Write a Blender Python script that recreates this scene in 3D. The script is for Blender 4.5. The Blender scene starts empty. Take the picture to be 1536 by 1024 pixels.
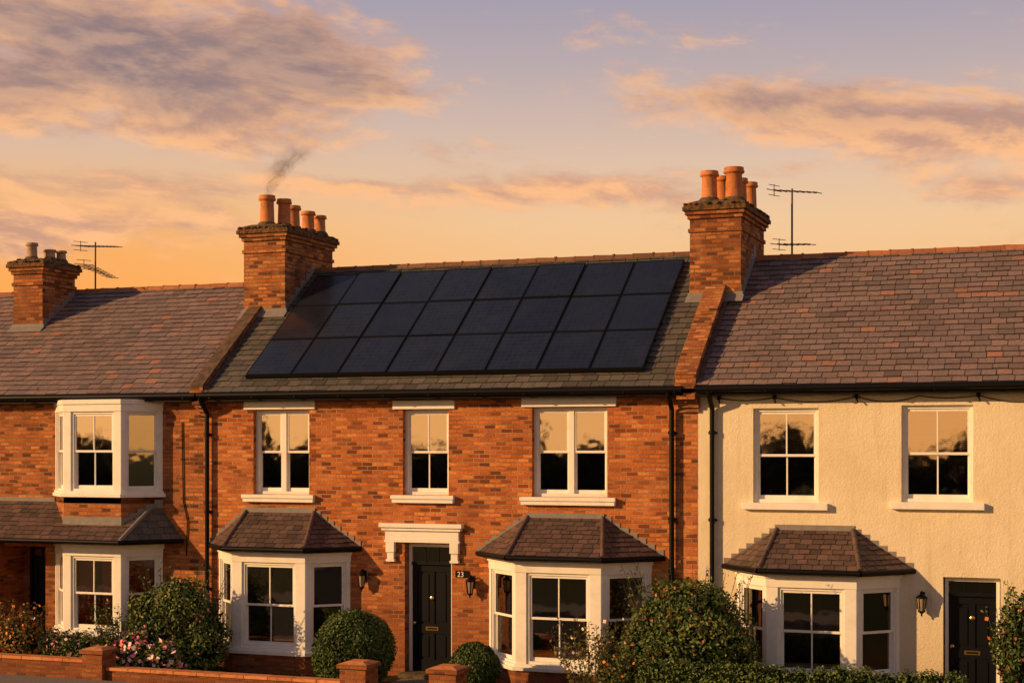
import bpy, math, random
import numpy as np
from mathutils import Vector, Matrix
random.seed(7)
rng = np.random.default_rng(7)
scene = bpy.context.scene
scene.view_settings.view_transform = 'Standard'
scene.view_settings.look = 'None'
scene.view_settings.exposure = 0

# ------------------------------------------------------------------ node helper
class NT:
    def __init__(s, nt): s.nt = nt; s.n = nt.nodes; s.l = nt.links
    def node(s, typ, **kw):
        n = s.n.new(typ)
        for k, v in kw.items(): setattr(n, k, v)
        return n
    def put(s, sock, val):
        if isinstance(val, bpy.types.NodeSocket): s.l.new(val, sock)
        else:
            if sock.type == 'RGBA' and hasattr(val, '__len__') and len(val) == 3: val = (*val, 1)
            sock.default_value = val
    def math(s, op, a, b=None, c=None, clamp=False):
        n = s.node('ShaderNodeMath', operation=op, use_clamp=clamp)
        s.put(n.inputs[0], a)
        if b is not None: s.put(n.inputs[1], b)
        if c is not None: s.put(n.inputs[2], c)
        return n.outputs[0]
    def mix(s, f, a, b, mode='MIX'):
        n = s.node('ShaderNodeMix', data_type='RGBA', blend_type=mode, clamp_factor=True)
        s.put(n.inputs[0], f); s.put(n.inputs[6], a); s.put(n.inputs[7], b)
        return n.outputs[2]
    def ramp(s, f, stops):
        n = s.node('ShaderNodeValToRGB'); cr = n.color_ramp
        while len(cr.elements) < len(stops): cr.elements.new(0.5)
        for e, (p, c) in zip(cr.elements, stops):
            e.position = p; e.color = (*c, 1)
        s.put(n.inputs[0], f)
        return n.outputs[0]
    def maprange(s, v, a, b, c=0., d=1., smooth=True):
        n = s.node('ShaderNodeMapRange', interpolation_type='SMOOTHSTEP' if smooth else 'LINEAR')
        s.put(n.inputs[0], v); n.inputs[1].default_value = a; n.inputs[2].default_value = b
        n.inputs[3].default_value = c; n.inputs[4].default_value = d
        return n.outputs[0]
    def noise(s, vec, scale, detail=4, rough=0.55, dist=0., out=0):
        n = s.node('ShaderNodeTexNoise')
        if vec is not None: s.put(n.inputs['Vector'], vec)
        n.inputs['Scale'].default_value = scale; n.inputs['Detail'].default_value = detail
        n.inputs['Roughness'].default_value = rough; n.inputs['Distortion'].default_value = dist
        return n.outputs[out]
    def combine(s, x, y, z):
        n = s.node('ShaderNodeCombineXYZ')
        s.put(n.inputs[0], x); s.put(n.inputs[1], y); s.put(n.inputs[2], z)
        return n.outputs[0]

def new_mat(name, rough=0.8, base=(0.5, 0.5, 0.5), metallic=0., spec=0.5):
    m = bpy.data.materials.new(name); m.use_nodes = True
    t = NT(m.node_tree); p = m.node_tree.nodes['Principled BSDF']
    p.inputs['Base Color'].default_value = (*base, 1)
    p.inputs['Roughness'].default_value = rough
    p.inputs['Metallic'].default_value = metallic
    p.inputs['Specular IOR Level'].default_value = spec
    return m, t, p
def coords(t, kind='Object'):
    return t.node('ShaderNodeTexCoord').outputs[kind]
def bump(t, p, h, strength=0.5, dist=0.01):
    b = t.node('ShaderNodeBump'); b.inputs['Strength'].default_value = strength
    b.inputs['Distance'].default_value = dist
    t.put(b.inputs['Height'], h); t.l.new(b.outputs[0], p.inputs['Normal'])
def rnd_attr(t):
    a = t.node('ShaderNodeAttribute'); a.attribute_name = 'rnd'
    return a.outputs['Fac']

def brick_mat(name, c1, c2, mortar, dark=(0.15, 0.055, 0.03), grime=.4):
    m, t, p = new_mat(name, 0.9, spec=0.15)
    uv = coords(t, 'UV'); ob = coords(t)
    wob = t.noise(ob, 7, 3, out=1)
    va = t.node('ShaderNodeVectorMath', operation='SUBTRACT'); t.put(va.inputs[0], wob); va.inputs[1].default_value = (.5, .5, .5)
    vs = t.node('ShaderNodeVectorMath', operation='SCALE'); t.l.new(va.outputs[0], vs.inputs[0]); vs.inputs['Scale'].default_value = 0.018
    vv = t.node('ShaderNodeVectorMath', operation='ADD'); t.l.new(uv, vv.inputs[0]); t.l.new(vs.outputs[0], vv.inputs[1])
    b = t.node('ShaderNodeTexBrick'); b.offset = 0.5
    t.l.new(vv.outputs[0], b.inputs['Vector'])
    b.inputs['Color1'].default_value = (0, 0, 0, 1); b.inputs['Color2'].default_value = (1, 1, 1, 1); b.inputs['Mortar'].default_value = (.5, .5, .5, 1)
    b.inputs['Scale'].default_value = 1; b.inputs['Mortar Size'].default_value = 0.0105; b.inputs['Mortar Smooth'].default_value = 0.4
    b.inputs['Bias'].default_value = 0; b.inputs['Brick Width'].default_value = 0.222; b.inputs['Row Height'].default_value = 0.079
    g = t.node('ShaderNodeRGBToBW'); t.l.new(b.outputs[0], g.inputs[0])
    mid = tuple((x + y) / 2 for x, y in zip(c1, c2))
    col = t.ramp(g.outputs[0], [(0.0, dark), (0.12, tuple(0.5 * x for x in c1)), (0.26, c1), (0.5, mid), (0.8, c2), (1.0, (min(1, 1.25 * c2[0]), 1.5 * c2[1], 1.6 * c2[2]))])
    n1 = t.noise(ob, 24, 6, 0.72)
    col = t.mix(t.maprange(n1, 0.4, 0.72, 0, .7), col, tuple(0.42 * x for x in c1))
    mo = t.mix(t.maprange(t.noise(ob, 2.0, 5, .6), .4, .65), mortar, tuple(x * .5 for x in mortar))
    col = t.mix(t.math('MULTIPLY', b.outputs['Fac'], .9), col, mo)
    n2 = t.noise(ob, 0.7, 6, 0.65)
    col = t.mix(t.maprange(n2, 0.42, 0.72, 0, grime), col, (0.15, 0.06, 0.035))
    n5 = t.noise(ob, 1.7, 5, 0.6, .5)
    col = t.mix(t.maprange(n5, 0.53, 0.75, 0, .4), col, (0.66, 0.31, 0.13))
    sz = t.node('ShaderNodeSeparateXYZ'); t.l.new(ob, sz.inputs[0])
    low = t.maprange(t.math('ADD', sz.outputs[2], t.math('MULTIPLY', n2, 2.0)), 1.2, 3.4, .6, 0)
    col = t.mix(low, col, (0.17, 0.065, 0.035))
    t.put(p.inputs['Base Color'], col)
    h = t.math('SUBTRACT', 1.0, b.outputs['Fac'])
    h = t.math('ADD', h, t.math('MULTIPLY', t.noise(ob, 45, 5, 0.75), 0.8))
    h = t.math('ADD', h, t.math('MULTIPLY', g.outputs[0], 0.6))
    bump(t, p, h, 1.0, 0.018)
    return m
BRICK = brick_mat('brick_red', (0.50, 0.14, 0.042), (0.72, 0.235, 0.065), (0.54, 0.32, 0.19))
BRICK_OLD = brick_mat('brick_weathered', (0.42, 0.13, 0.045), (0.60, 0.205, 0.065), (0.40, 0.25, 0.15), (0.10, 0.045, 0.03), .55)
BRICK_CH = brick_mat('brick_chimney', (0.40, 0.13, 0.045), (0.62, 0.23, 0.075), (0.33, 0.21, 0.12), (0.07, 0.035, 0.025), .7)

def slate_mat(name, stops, moss=0.0, stain=.45, sc=(0.085, 0.062, 0.055)):
    m, t, p = new_mat(name, 0.62, spec=0.3)
    ob = coords(t); r = rnd_attr(t)
    col = t.ramp(r, stops)
    n = t.noise(ob, 0.9, 7, 0.65)
    col = t.mix(t.maprange(n, 0.4, 0.7, 0, stain), col, sc)
    n3 = t.noise(ob, 20, 6, 0.75)
    col = t.mix(t.maprange(n3, 0.42, 0.75, 0, 0.65), col, tuple(x * .7 for x in sc))
    n6 = t.noise(ob, 38, 3, 0.6)
    col = t.mix(t.maprange(n6, 0.6, 0.75, 0, 0.5), col, (0.34, 0.25, 0.18))
    if moss:
        n4 = t.noise(ob, 2.3, 6, 0.7)
        col = t.mix(t.maprange(n4, 0.5, 0.68, 0, moss), col, (0.10, 0.10, 0.04))
    t.put(p.inputs['Base Color'], col)
    t.put(p.inputs['Roughness'], t.maprange(n3, 0.3, 0.8, 0.48, 0.8))
    bump(t, p, t.math('ADD', t.noise(ob, 45, 5, 0.75), t.math('MULTIPLY', t.noise(ob, 8, 2), 0.8)), 0.7, 0.014)
    return m
SLATE = slate_mat('slate_roof', [(0, (0.05, 0.04, 0.045)), (0.2, (0.19, 0.15, 0.15)), (0.6, (0.28, 0.21, 0.20)), (0.9, (0.34, 0.23, 0.205)), (1, (0.46, 0.23, 0.16))], 0, .45, (.13, .098, .09))
SLATE_G = slate_mat('slate_grey', [(0, (0.035, 0.038, 0.036)), (0.5, (0.12, 0.12, 0.11)), (1, (0.19, 0.165, 0.14))], 0.5)
SLATE_D = slate_mat('slate_bay', [(0, (0.03, 0.023, 0.024)), (0.4, (0.10, 0.066, 0.064)), (1, (0.19, 0.115, 0.10))])
m, t, p = new_mat('coping_dark', 0.85, spec=.2)
ob = coords(t); t.put(p.inputs['Base Color'], t.mix(t.maprange(t.noise(ob, 6, 6, .7), .35, .65), (.17, .105, .075), (.07, .055, .04))); bump(t, p, t.noise(ob, 20, 5), .6, .015); COPE = m

m, t, p = new_mat('white_paint', 0.45)
ob = coords(t)
c = t.mix(t.maprange(t.noise(ob, 5, 6, 0.7), 0.45, 0.8, 0, 0.5), (0.88, 0.87, 0.84), (0.64, 0.59, 0.51))
c = t.mix(t.maprange(t.noise(ob, 1.5, 4, 0.6), 0.5, 0.75, 0, 0.35), c, (0.62, 0.55, 0.46))
t.put(p.inputs['Base Color'], c); bump(t, p, t.noise(ob, 35, 4), 0.2, 0.005)
WHITE = m
m, t, p = new_mat('cream_render', 0.9, spec=0.15)
ob = coords(t)
n = t.noise(ob, 0.9, 7, 0.65)
c = t.mix(t.maprange(n, 0.35, 0.75), (0.87, 0.79, 0.61), (0.78, 0.68, 0.49))
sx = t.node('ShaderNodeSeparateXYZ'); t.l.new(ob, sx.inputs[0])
streak = t.noise(t.combine(t.math('MULTIPLY', sx.outputs[0], 6.0), 0.0, t.math('MULTIPLY', sx.outputs[2], 0.35)), 1, 6, 0.65)
c = t.mix(t.maprange(streak, 0.5, 0.75, 0, 0.35), c, (0.52, 0.39, 0.26))
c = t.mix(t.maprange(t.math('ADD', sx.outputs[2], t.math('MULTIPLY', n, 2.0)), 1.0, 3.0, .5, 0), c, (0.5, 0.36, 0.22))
t.put(p.inputs['Base Color'], c)
h = t.math('ADD', t.noise(ob, 34, 5, 0.75), t.math('MULTIPLY', t.noise(ob, 6, 3), .5))
bump(t, p, h, 0.8, 0.02)
CREAM = m
m, t, p = new_mat('black_paint', 0.42, (0.006, 0.006, 0.007), spec=.15); BLACK = m
m, t, p = new_mat('door_paint_dark', 0.42, (0.006, 0.007, 0.011), spec=.18)
bump(t, p, t.noise(coords(t), 20, 3), 0.08, 0.003); DOORM = m
m, t, p = new_mat('brass', 0.3, (0.75, 0.5, 0.18), 1.0); BRASS = m
m, t, p = new_mat('lead_flashing', 0.7, (0.3, 0.3, 0.31), spec=.3)
ob = coords(t); t.put(p.inputs['Base Color'], t.mix(t.noise(ob, 9, 5, 0.7), (0.13, 0.12, 0.12), (0.34, 0.32, 0.31))); bump(t, p, t.noise(ob, 14, 3), 0.4, 0.01); LEAD = m
m, t, p = new_mat('mortar_cement', 0.95, spec=0.1)
ob = coords(t); t.put(p.inputs['Base Color'], t.mix(t.maprange(t.noise(ob, 7, 6, 0.7), .35, .65), (0.17, 0.13, 0.09), (0.07, 0.065, 0.035))); bump(t, p, t.noise(ob, 22, 5), 0.8, 0.02); CEMENT = m
m, t, p = new_mat('brick_cap_mossy', 0.95, spec=0.1)
ob = coords(t); t.put(p.inputs['Base Color'], t.mix(t.maprange(t.noise(ob, 9, 6, 0.7), .38, .62), (0.24, 0.11, 0.05), (0.065, 0.055, 0.03))); bump(t, p, t.noise(ob, 18, 5), 1, 0.03); CAPM = m
def terr(name, a, b, dirt=.7):
    m, t, p = new_mat(name, 0.75, spec=0.3)
    ob = coords(t); r = rnd_attr(t)
    c = t.mix(r, a, b)
    c = t.mix(t.maprange(t.noise(ob, 9, 6, 0.7), 0.45, 0.75, 0, dirt), c, (0.14, 0.07, 0.045))
    t.put(p.inputs['Base Color'], c); bump(t, p, t.noise(ob, 30, 4), 0.3, 0.006)
    return m
TERRA = terr('terracotta', (0.54, 0.19, 0.065), (0.70, 0.29, 0.11))
POT_BUFF = terr('buff_clay', (0.42, 0.28, 0.19), (0.5, 0.34, 0.23))
RIDGE = terr('ridge_tile', (0.32, 0.115, 0.05), (0.50, 0.19, 0.08))
RIDGE_D = terr('ridge_tile_dark', (0.16, 0.075, 0.045), (0.30, 0.13, 0.07), .9)
def glass(name, k, tint=(0.97, 0.94, 0.9, 1)):
    m = bpy.data.materials.new(name); m.use_nodes = True
    t = NT(m.node_tree); t.n.clear()
    o = t.node('ShaderNodeOutputMaterial'); mx = t.node('ShaderNodeMixShader')
    tr = t.node('ShaderNodeBsdfTransparent'); tr.inputs[0].default_value = (0.72, 0.70, 0.65, 1)
    gl = t.node('ShaderNodeBsdfGlossy'); gl.inputs['Roughness'].default_value = 0.03; gl.inputs[0].default_value = tint
    bp = t.node('ShaderNodeBump'); bp.inputs['Strength'].default_value = 0.35; bp.inputs['Distance'].default_value = 0.006
    t.l.new(t.noise(coords(t), 2.0, 2), bp.inputs['Height']); t.l.new(bp.outputs[0], gl.inputs['Normal'])
    fr = t.node('ShaderNodeFresnel'); fr.inputs[0].default_value = 1.5
    t.put(mx.inputs[0], t.math('ADD', t.math('MULTIPLY', fr.outputs[0], 0.8), k, clamp=True))
    t.l.new(tr.outputs[0], mx.inputs[1]); t.l.new(gl.outputs[0], mx.inputs[2]); t.l.new(mx.outputs[0], o.inputs[0])
    return m
GLASS = glass('window_glass', .48)
GLASS2 = glass('window_glass_clear', .18)
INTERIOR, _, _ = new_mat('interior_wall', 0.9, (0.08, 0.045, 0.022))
CURTAIN, t, p = new_mat('curtain_cloth', 0.95, (0.42, 0.30, 0.2))
CURTAIN_R, t, p = new_mat('curtain_red', 0.95, (0.45, 0.07, 0.03))
BLIND, t, p = new_mat('blind_slats', 0.8, (0.26, 0.21, 0.16))
# solar panels
m, t, p = new_mat('solar_cells', 0.3, spec=0.6)
uv = coords(t, 'UV')
b = t.node('ShaderNodeTexBrick'); b.offset = 0.0; t.l.new(uv, b.inputs['Vector'])
b.inputs['Scale'].default_value = 1; b.inputs['Brick Width'].default_value = 0.128; b.inputs['Row Height'].default_value = 0.1
b.inputs['Mortar Size'].default_value = 0.0035; b.inputs['Mortar Smooth'].default_value = 0.5
b.inputs['Color1'].default_value = (0.012, 0.016, 0.028, 1); b.inputs['Color2'].default_value = (0.016, 0.022, 0.038, 1); b.inputs['Mortar'].default_value = (0.032, 0.04, 0.06, 1)
dust = t.noise(coords(t), 1.6, 5, 0.6)
r = rnd_attr(t)
c = t.mix(t.maprange(dust, .4, .8, 0, .25), b.outputs[0], (0.045, 0.047, 0.058))
t.put(p.inputs['Base Color'], t.mix(t.math('MULTIPLY', r, .35), c, (.004, .006, .012)))
t.put(p.inputs['Roughness'], t.maprange(dust, .3, .8, .15, .3)); CELLS = m
m, t, p = new_mat('panel_frame', 0.45, (0.006, 0.006, 0.007), spec=.2); PFRAME = m
m, t, p = new_mat('aluminium', 0.5, (0.12, 0.10, 0.09), 0.3); ALU = m
m, t, p = new_mat('lantern_glass', 0.15, (0.35, 0.28, 0.2)); LGLASS = m

def leaf_mat(name, a, b, c2):
    m, t, p = new_mat(name, 0.55, spec=0.3)
    r = rnd_attr(t)
    c = t.ramp(r, [(0, a), (0.5, b), (1, c2)])
    t.put(p.inputs['Base Color'], c)
    return m
LEAF = leaf_mat('leaf_green', (0.02, 0.04, 0.01), (0.065, 0.11, 0.025), (0.17, 0.22, 0.05))
LEAF2 = leaf_mat('leaf_dark', (0.015, 0.03, 0.008), (0.05, 0.09, 0.02), (0.12, 0.17, 0.04))
LEAF3 = leaf_mat('leaf_autumn', (0.04, 0.045, 0.012), (0.11, 0.12, 0.028), (0.26, 0.17, 0.045))
LEAFD = leaf_mat('leaf_far', (0.01, 0.012, 0.006), (0.02, 0.02, 0.009), (0.03, 0.03, 0.012))
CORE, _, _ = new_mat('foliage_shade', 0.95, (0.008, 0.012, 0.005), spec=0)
FL_PINK, _, _ = new_mat('petal_pink', 0.7, (0.8, 0.22, 0.28))
FL_WHITE, _, _ = new_mat('petal_white', 0.7, (0.85, 0.65, 0.6))
FL_ORANGE, _, _ = new_mat('petal_orange', 0.7, (0.8, 0.26, 0.03))
FL_RED, _, _ = new_mat('berry_red', 0.5, (0.45, 0.11, 0.05))
STEM, _, _ = new_mat('stem_bark', 0.9, (0.07, 0.05, 0.03))

# ------------------------------------------------------------------ mesh builder
class B:
    def __init__(s, name, parent=None, bevel=0.0):
        s.name = name; s.parent = parent; s.bevel = bevel
        s.v = []; s.f = []; s.m = []; s.r = []; s.sm = []; s.mats = []
    def mi(s, mat):
        if mat not in s.mats: s.mats.append(mat)
        return s.mats.index(mat)
    def add(s, verts, faces, mat, rnd=None, M=None, smooth=False):
        i = len(s.v); k = s.mi(mat)
        if rnd is None: rnd = random.random()
        for q in verts:
            q = Vector(q)
            if M is not None: q = M @ q
            s.v.append(tuple(q))
        for f in faces:
            s.f.append(tuple(i + a for a in f)); s.m.append(k); s.r.append(rnd); s.sm.append(smooth)
    def quad(s, pts, mat, rnd=None, M=None): s.add(pts, [tuple(range(len(pts)))], mat, rnd, M)
    def box(s, mat, x0, x1, y0, y1, z0, z1, M=None, rnd=None):
        vs = [(x0, y0, z0), (x1, y0, z0), (x1, y1, z0), (x0, y1, z0), (x0, y0, z1), (x1, y0, z1), (x1, y1, z1), (x0, y1, z1)]
        s.add(vs, [(0, 3, 2, 1), (4, 5, 6, 7), (0, 1, 5, 4), (1, 2, 6, 5), (2, 3, 7, 6), (3, 0, 4, 7)], mat, rnd, M)
    def prism(s, mat, pts, z0, z1, pts2=None):
        n = len(pts); pts2 = pts2 or pts
        vs = [(x, y, z0) for x, y in pts] + [(x, y, z1) for x, y in pts2]
        fs = [tuple(reversed(range(n))), tuple(range(n, 2 * n))] + [(i, (i + 1) % n, n + (i + 1) % n, n + i) for i in range(n)]
        s.add(vs, fs, mat)
    def extx(s, mat, yz, x0, x1):
        n = len(yz)
        vs = [(x0, y, z) for y, z in yz] + [(x1, y, z) for y, z in yz]
        fs = [tuple(reversed(range(n))), tuple(range(n, 2 * n))] + [(i, (i + 1) % n, n + (i + 1) % n, n + i) for i in range(n)]
        s.add(vs, fs, mat)
    def lathe(s, mat, prof, c, segs=20, M=None, rnd=None):
        vs = []; fs = []
        for r, z in prof:
            for k in range(segs):
                a = 2 * math.pi * k / segs
                vs.append((c[0] + r * math.cos(a), c[1] + r * math.sin(a), c[2] + z))
        for j in range(len(prof) - 1):
            for k in range(segs):
                k2 = (k + 1) % segs
                fs.append((j * segs + k, j * segs + k2, (j + 1) * segs + k2, (j + 1) * segs + k))
        s.add(vs, fs, mat, rnd, M, True)
    def tube(s, mat, p0, p1, r, segs=10, r2=None, rnd=None, caps=True):
        p0 = Vector(p0); p1 = Vector(p1); d = (p1 - p0).normalized()
        a = d.orthogonal().normalized(); b = d.cross(a); r2 = r if r2 is None else r2
        vs = []
        for pp, rr in ((p0, r), (p1, r2)):
            for k in range(segs):
                an = 2 * math.pi * k / segs
                vs.append(pp + (a * math.cos(an) + b * math.sin(an)) * rr)
        fs = [(k, (k + 1) % segs, segs + (k + 1) % segs, segs + k) for k in range(segs)]
        s.add(vs, fs, mat, rnd, None, True)
        if caps: s.add(vs, [tuple(reversed(range(segs))), tuple(range(segs, 2 * segs))], mat, rnd)
    def finish(s):
        me = bpy.data.meshes.new(s.name)
        me.from_pydata(s.v, [], s.f)
        for mt in s.mats: me.materials.append(mt)
        me.polygons.foreach_set('material_index', s.m)
        me.polygons.foreach_set('use_smooth', s.sm)
        at = me.attributes.new('rnd', 'FLOAT', 'FACE'); at.data.foreach_set('value', s.r)
        uvl = me.uv_layers.new(name='UVMap')
        co = np.array(s.v); uvs = np.zeros((len(me.loops), 2))
        for pl in me.polygons:
            n = pl.normal; ax, ay, az = abs(n.x), abs(n.y), abs(n.z)
            idx = list(pl.vertices)
            if az > max(ax, ay): q = co[idx][:, [0, 1]]
            elif ay >= ax * 0.9: q = co[idx][:, [0, 2]]
            else: q = co[idx][:, [1, 2]]
            uvs[pl.loop_start:pl.loop_start + pl.loop_total] = q
        uvl.data.foreach_set('uv', uvs.ravel())
        me.update()
        o = bpy.data.objects.new(s.name, me); scene.collection.objects.link(o)
        if s.parent: o.parent = s.parent
        if s.bevel:
            bm = o.modifiers.new('bevel', 'BEVEL'); bm.width = s.bevel; bm.segments = 2; bm.limit_method = 'ANGLE'; bm.angle_limit = math.radians(50)
        return o
def empty(name):
    e = bpy.data.objects.new(name, None); scene.collection.objects.link(e); e.empty_display_size = 0.3
    return e

# ------------------------------------------------------------------ element functions
def wall_holes(b, mat, x0, x1, z0, z1, y, holes, depth=0.16, reveal=None):
    xs = sorted({x0, x1} | {v for h in holes for v in (h[0], h[1])}); zs = sorted({z0, z1} | {v for h in holes for v in (h[2], h[3])})
    for i in range(len(xs) - 1):
        for j in range(len(zs) - 1):
            cx = (xs[i] + xs[i + 1]) / 2; cz = (zs[j] + zs[j + 1]) / 2
            if any(h[0] < cx < h[1] and h[2] < cz < h[3] for h in holes): continue
            b.quad([(xs[i], y, zs[j]), (xs[i + 1], y, zs[j]), (xs[i + 1], y, zs[j + 1]), (xs[i], y, zs[j + 1])], mat)
    for h in holes:
        a, c, d, e = h[:4]; D = depth; r = reveal or mat
        b.quad([(a, y, d), (a, y, e), (a, y + D, e), (a, y + D, d)], r)
        b.quad([(c, y, d), (c, y + D, d), (c, y + D, e), (c, y, e)], r)
        b.quad([(a, y, e), (c, y, e), (c, y + D, e), (a, y + D, e)], r)
        b.quad([(a, y, d), (a, y + D, d), (c, y + D, d), (c, y, d)], r)
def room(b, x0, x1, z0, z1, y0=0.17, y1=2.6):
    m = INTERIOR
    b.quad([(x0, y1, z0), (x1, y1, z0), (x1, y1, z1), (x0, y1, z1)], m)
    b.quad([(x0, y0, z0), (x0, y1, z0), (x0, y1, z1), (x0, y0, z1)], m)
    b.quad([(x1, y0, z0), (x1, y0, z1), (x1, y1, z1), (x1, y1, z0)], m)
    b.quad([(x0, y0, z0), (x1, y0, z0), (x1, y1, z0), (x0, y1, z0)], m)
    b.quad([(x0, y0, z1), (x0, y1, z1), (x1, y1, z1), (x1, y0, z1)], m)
def sash(b, g, M, w, h, style='single', fr=0.06, gm=None):
    W = WHITE; gm = gm or GLASS
    b.box(W, 0, fr, 0, 0.12, 0, h, M); b.box(W, w - fr, w, 0, 0.12, 0, h, M)
    b.box(W, fr, w - fr, 0.002, 0.118, h - fr, h, M); b.box(W, fr, w - fr, 0.002, 0.118, 0, fr, M)
    ix0, ix1, iz0, iz1 = fr, w - fr, fr, h - fr; mid = (iz0 + iz1) / 2
    bays = [(ix0, ix1)]
    if style == 'double':
        c = w / 2; b.box(W, c - 0.055, c + 0.055, 0.006, 0.115, iz0, iz1, M); bays = [(ix0, c - 0.055), (c + 0.055, ix1)]
    for (a, c) in bays:
        for (z0, z1, y, lo) in ((mid - 0.02, iz1, 0.025, 0), (iz0, mid + 0.02, 0.065, 1)):
            st = 0.038; rb = 0.07 if lo else 0.045; rt = 0.045
            b.box(W, a, a + st, y, y + 0.036, z0, z1, M); b.box(W, c - st, c, y, y + 0.036, z0, z1, M)
            b.box(W, a + st, c - st, y + .001, y + 0.034, z0, z0 + rb, M); b.box(W, a + st, c - st, y + .001, y + 0.034, z1 - rt, z1, M)
            if style == 'single':
                mx = (a + c) / 2; b.box(W, mx - 0.013, mx + 0.013, y + 0.004, y + 0.03, z0 + rb, z1 - rt, M)
                panes = [(a + st, mx - 0.013), (mx + 0.013, c - st)]
            else: panes = [(a + st, c - st)]
            for (p0, p1) in panes:
                j = [random.uniform(-0.0013, 0.0013) for _ in range(3)]
                yy = y + 0.018
                g.quad([(p0, yy + j[0], z0 + rb), (p1, yy + j[1], z0 + rb), (p1, yy + j[1] + j[2], z1 - rt), (p0, yy + j[0] + j[2], z1 - rt)], gm, M=M)
def curtain(b, M, x0, x1, z0, z1, y, mat):
    n = 14; vs = []; fs = []
    for i in range(n + 1):
        x = x0 + (x1 - x0) * i / n; yy = y + 0.03 * math.sin(i * 1.9) + random.uniform(-.008, .008)
        vs += [(x, yy, z0), (x, yy, z1)]
    for i in range(n): fs.append((2 * i, 2 * i + 2, 2 * i + 3, 2 * i + 1))
    b.add(vs, fs, mat, M=M, smooth=True)
def blinds(b, M, x0, x1, z0, z1, y):
    z = z1
    while z > z0:
        b.box(BLIND, x0, x1, y, y + 0.03, z - 0.022, z - 0.018 + 0.012, M); z -= 0.033
def flat_window(parent, x0, x1, z0, z1, style, rec=0.09, extra=None):
    bw = B('window', parent, 0.004); bg = B('window_glass', parent)
    M = Matrix.Translation((x0, rec, z0)); w = x1 - x0; h = z1 - z0
    sash(bw, bg, M, w, h, style)
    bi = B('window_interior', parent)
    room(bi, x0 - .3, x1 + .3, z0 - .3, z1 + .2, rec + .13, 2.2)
    if extra == 'blind': blinds(bi, M, 0.06, w - 0.06, h * 0.55, h - 0.05, 0.16)
    if extra == 'half': bi.box(BLIND, 0.06, w - 0.06, 0.16, 0.165, h * 0.52, h - .05, M)
    if extra == 'curtain':
        curtain(bi, M, 0.05, w * .22, 0.05, h - .05, 0.2, CURTAIN); curtain(bi, M, w * .8, w - 0.05, 0.05, h - .05, 0.2, CURTAIN)
    bw.finish(); bg.finish(); bi.finish()
def seg_matrix(a, b2, z):
    a = Vector((*a, 0)); b2 = Vector((*b2, 0)); x = (b2 - a).normalized(); y = Vector((-x.y, x.x, 0))
    M = Matrix(((x.x, y.x, 0, a.x), (x.y, y.y, 0, a.y), (0, 0, 1, z), (0, 0, 0, 1)))
    return M, (b2 - a).length
def offs(pts, d, dw=None):
    a, b_, c, e = pts; dw = d if dw is None else dw
    k = d * 0.45
    return [(a[0] - dw, a[1]), (b_[0] - k, b_[1] - d), (c[0] + k, c[1] - d), (e[0] + dw, e[1])]
def bay(parent, xw0, xf0, xf1, xw1, p, zb, zs, zt, zh, brick, post=0.2, side_post=0.1, curt=None, name='bay_window', gm=None):
    pts = [(xw0, 0.0), (xf0, -p), (xf1, -p), (xw1, 0.0)]
    b = B(name, parent, 0.005); g = B(name + '_glass', parent); bi = B(name + '_interior', parent)
    if zs - 0.12 > zb + 0.03: b.prism(brick, pts, zb, zs - 0.12)
    b.prism(WHITE, offs(pts, 0.07), zs - 0.12, zs - 0.05); b.prism(WHITE, offs(pts, 0.03), zs - 0.05, zs)
    b.prism(WHITE, offs(pts, 0.012), zt, zh)
    b.prism(WHITE, offs(pts, 0.04), zt + (zh - zt) * 0.62, zh + 0.004)
    for i, (a, c) in enumerate(zip(pts[:-1], pts[1:])):
        M, L = seg_matrix(a, c, zs)
        h = zt - zs
        l = post if i == 1 else (0.08 if i == 0 else post * .62); r = post if i == 1 else (post * .62 if i == 0 else 0.08)
        b.box(WHITE, 0.0, l, 0.0, 0.14, 0, h, M); b.box(WHITE, L - r, L, 0.0, 0.14, 0, h, M)
        M2 = M @ Matrix.Translation((l, 0.03, 0))
        sash(b, g, M2, L - l - r, h, 'single' if i == 1 else 'narrow', 0.05 if i == 1 else 0.035, gm)
        if curt and i == 1:
            curtain(bi, M2, 0.02, (L - l - r) * .42, 0, h, 0.2, curt); curtain(bi, M2, (L - l - r) * .58, (L - l - r), 0, h, 0.2, curt)
        if curt and i != 1: curtain(bi, M2, 0.02, (L - l - r), 0, h, 0.2, curt)
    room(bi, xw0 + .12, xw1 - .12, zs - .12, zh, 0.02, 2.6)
    b.finish(); g.finish(); bi.finish()
    return pts
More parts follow.
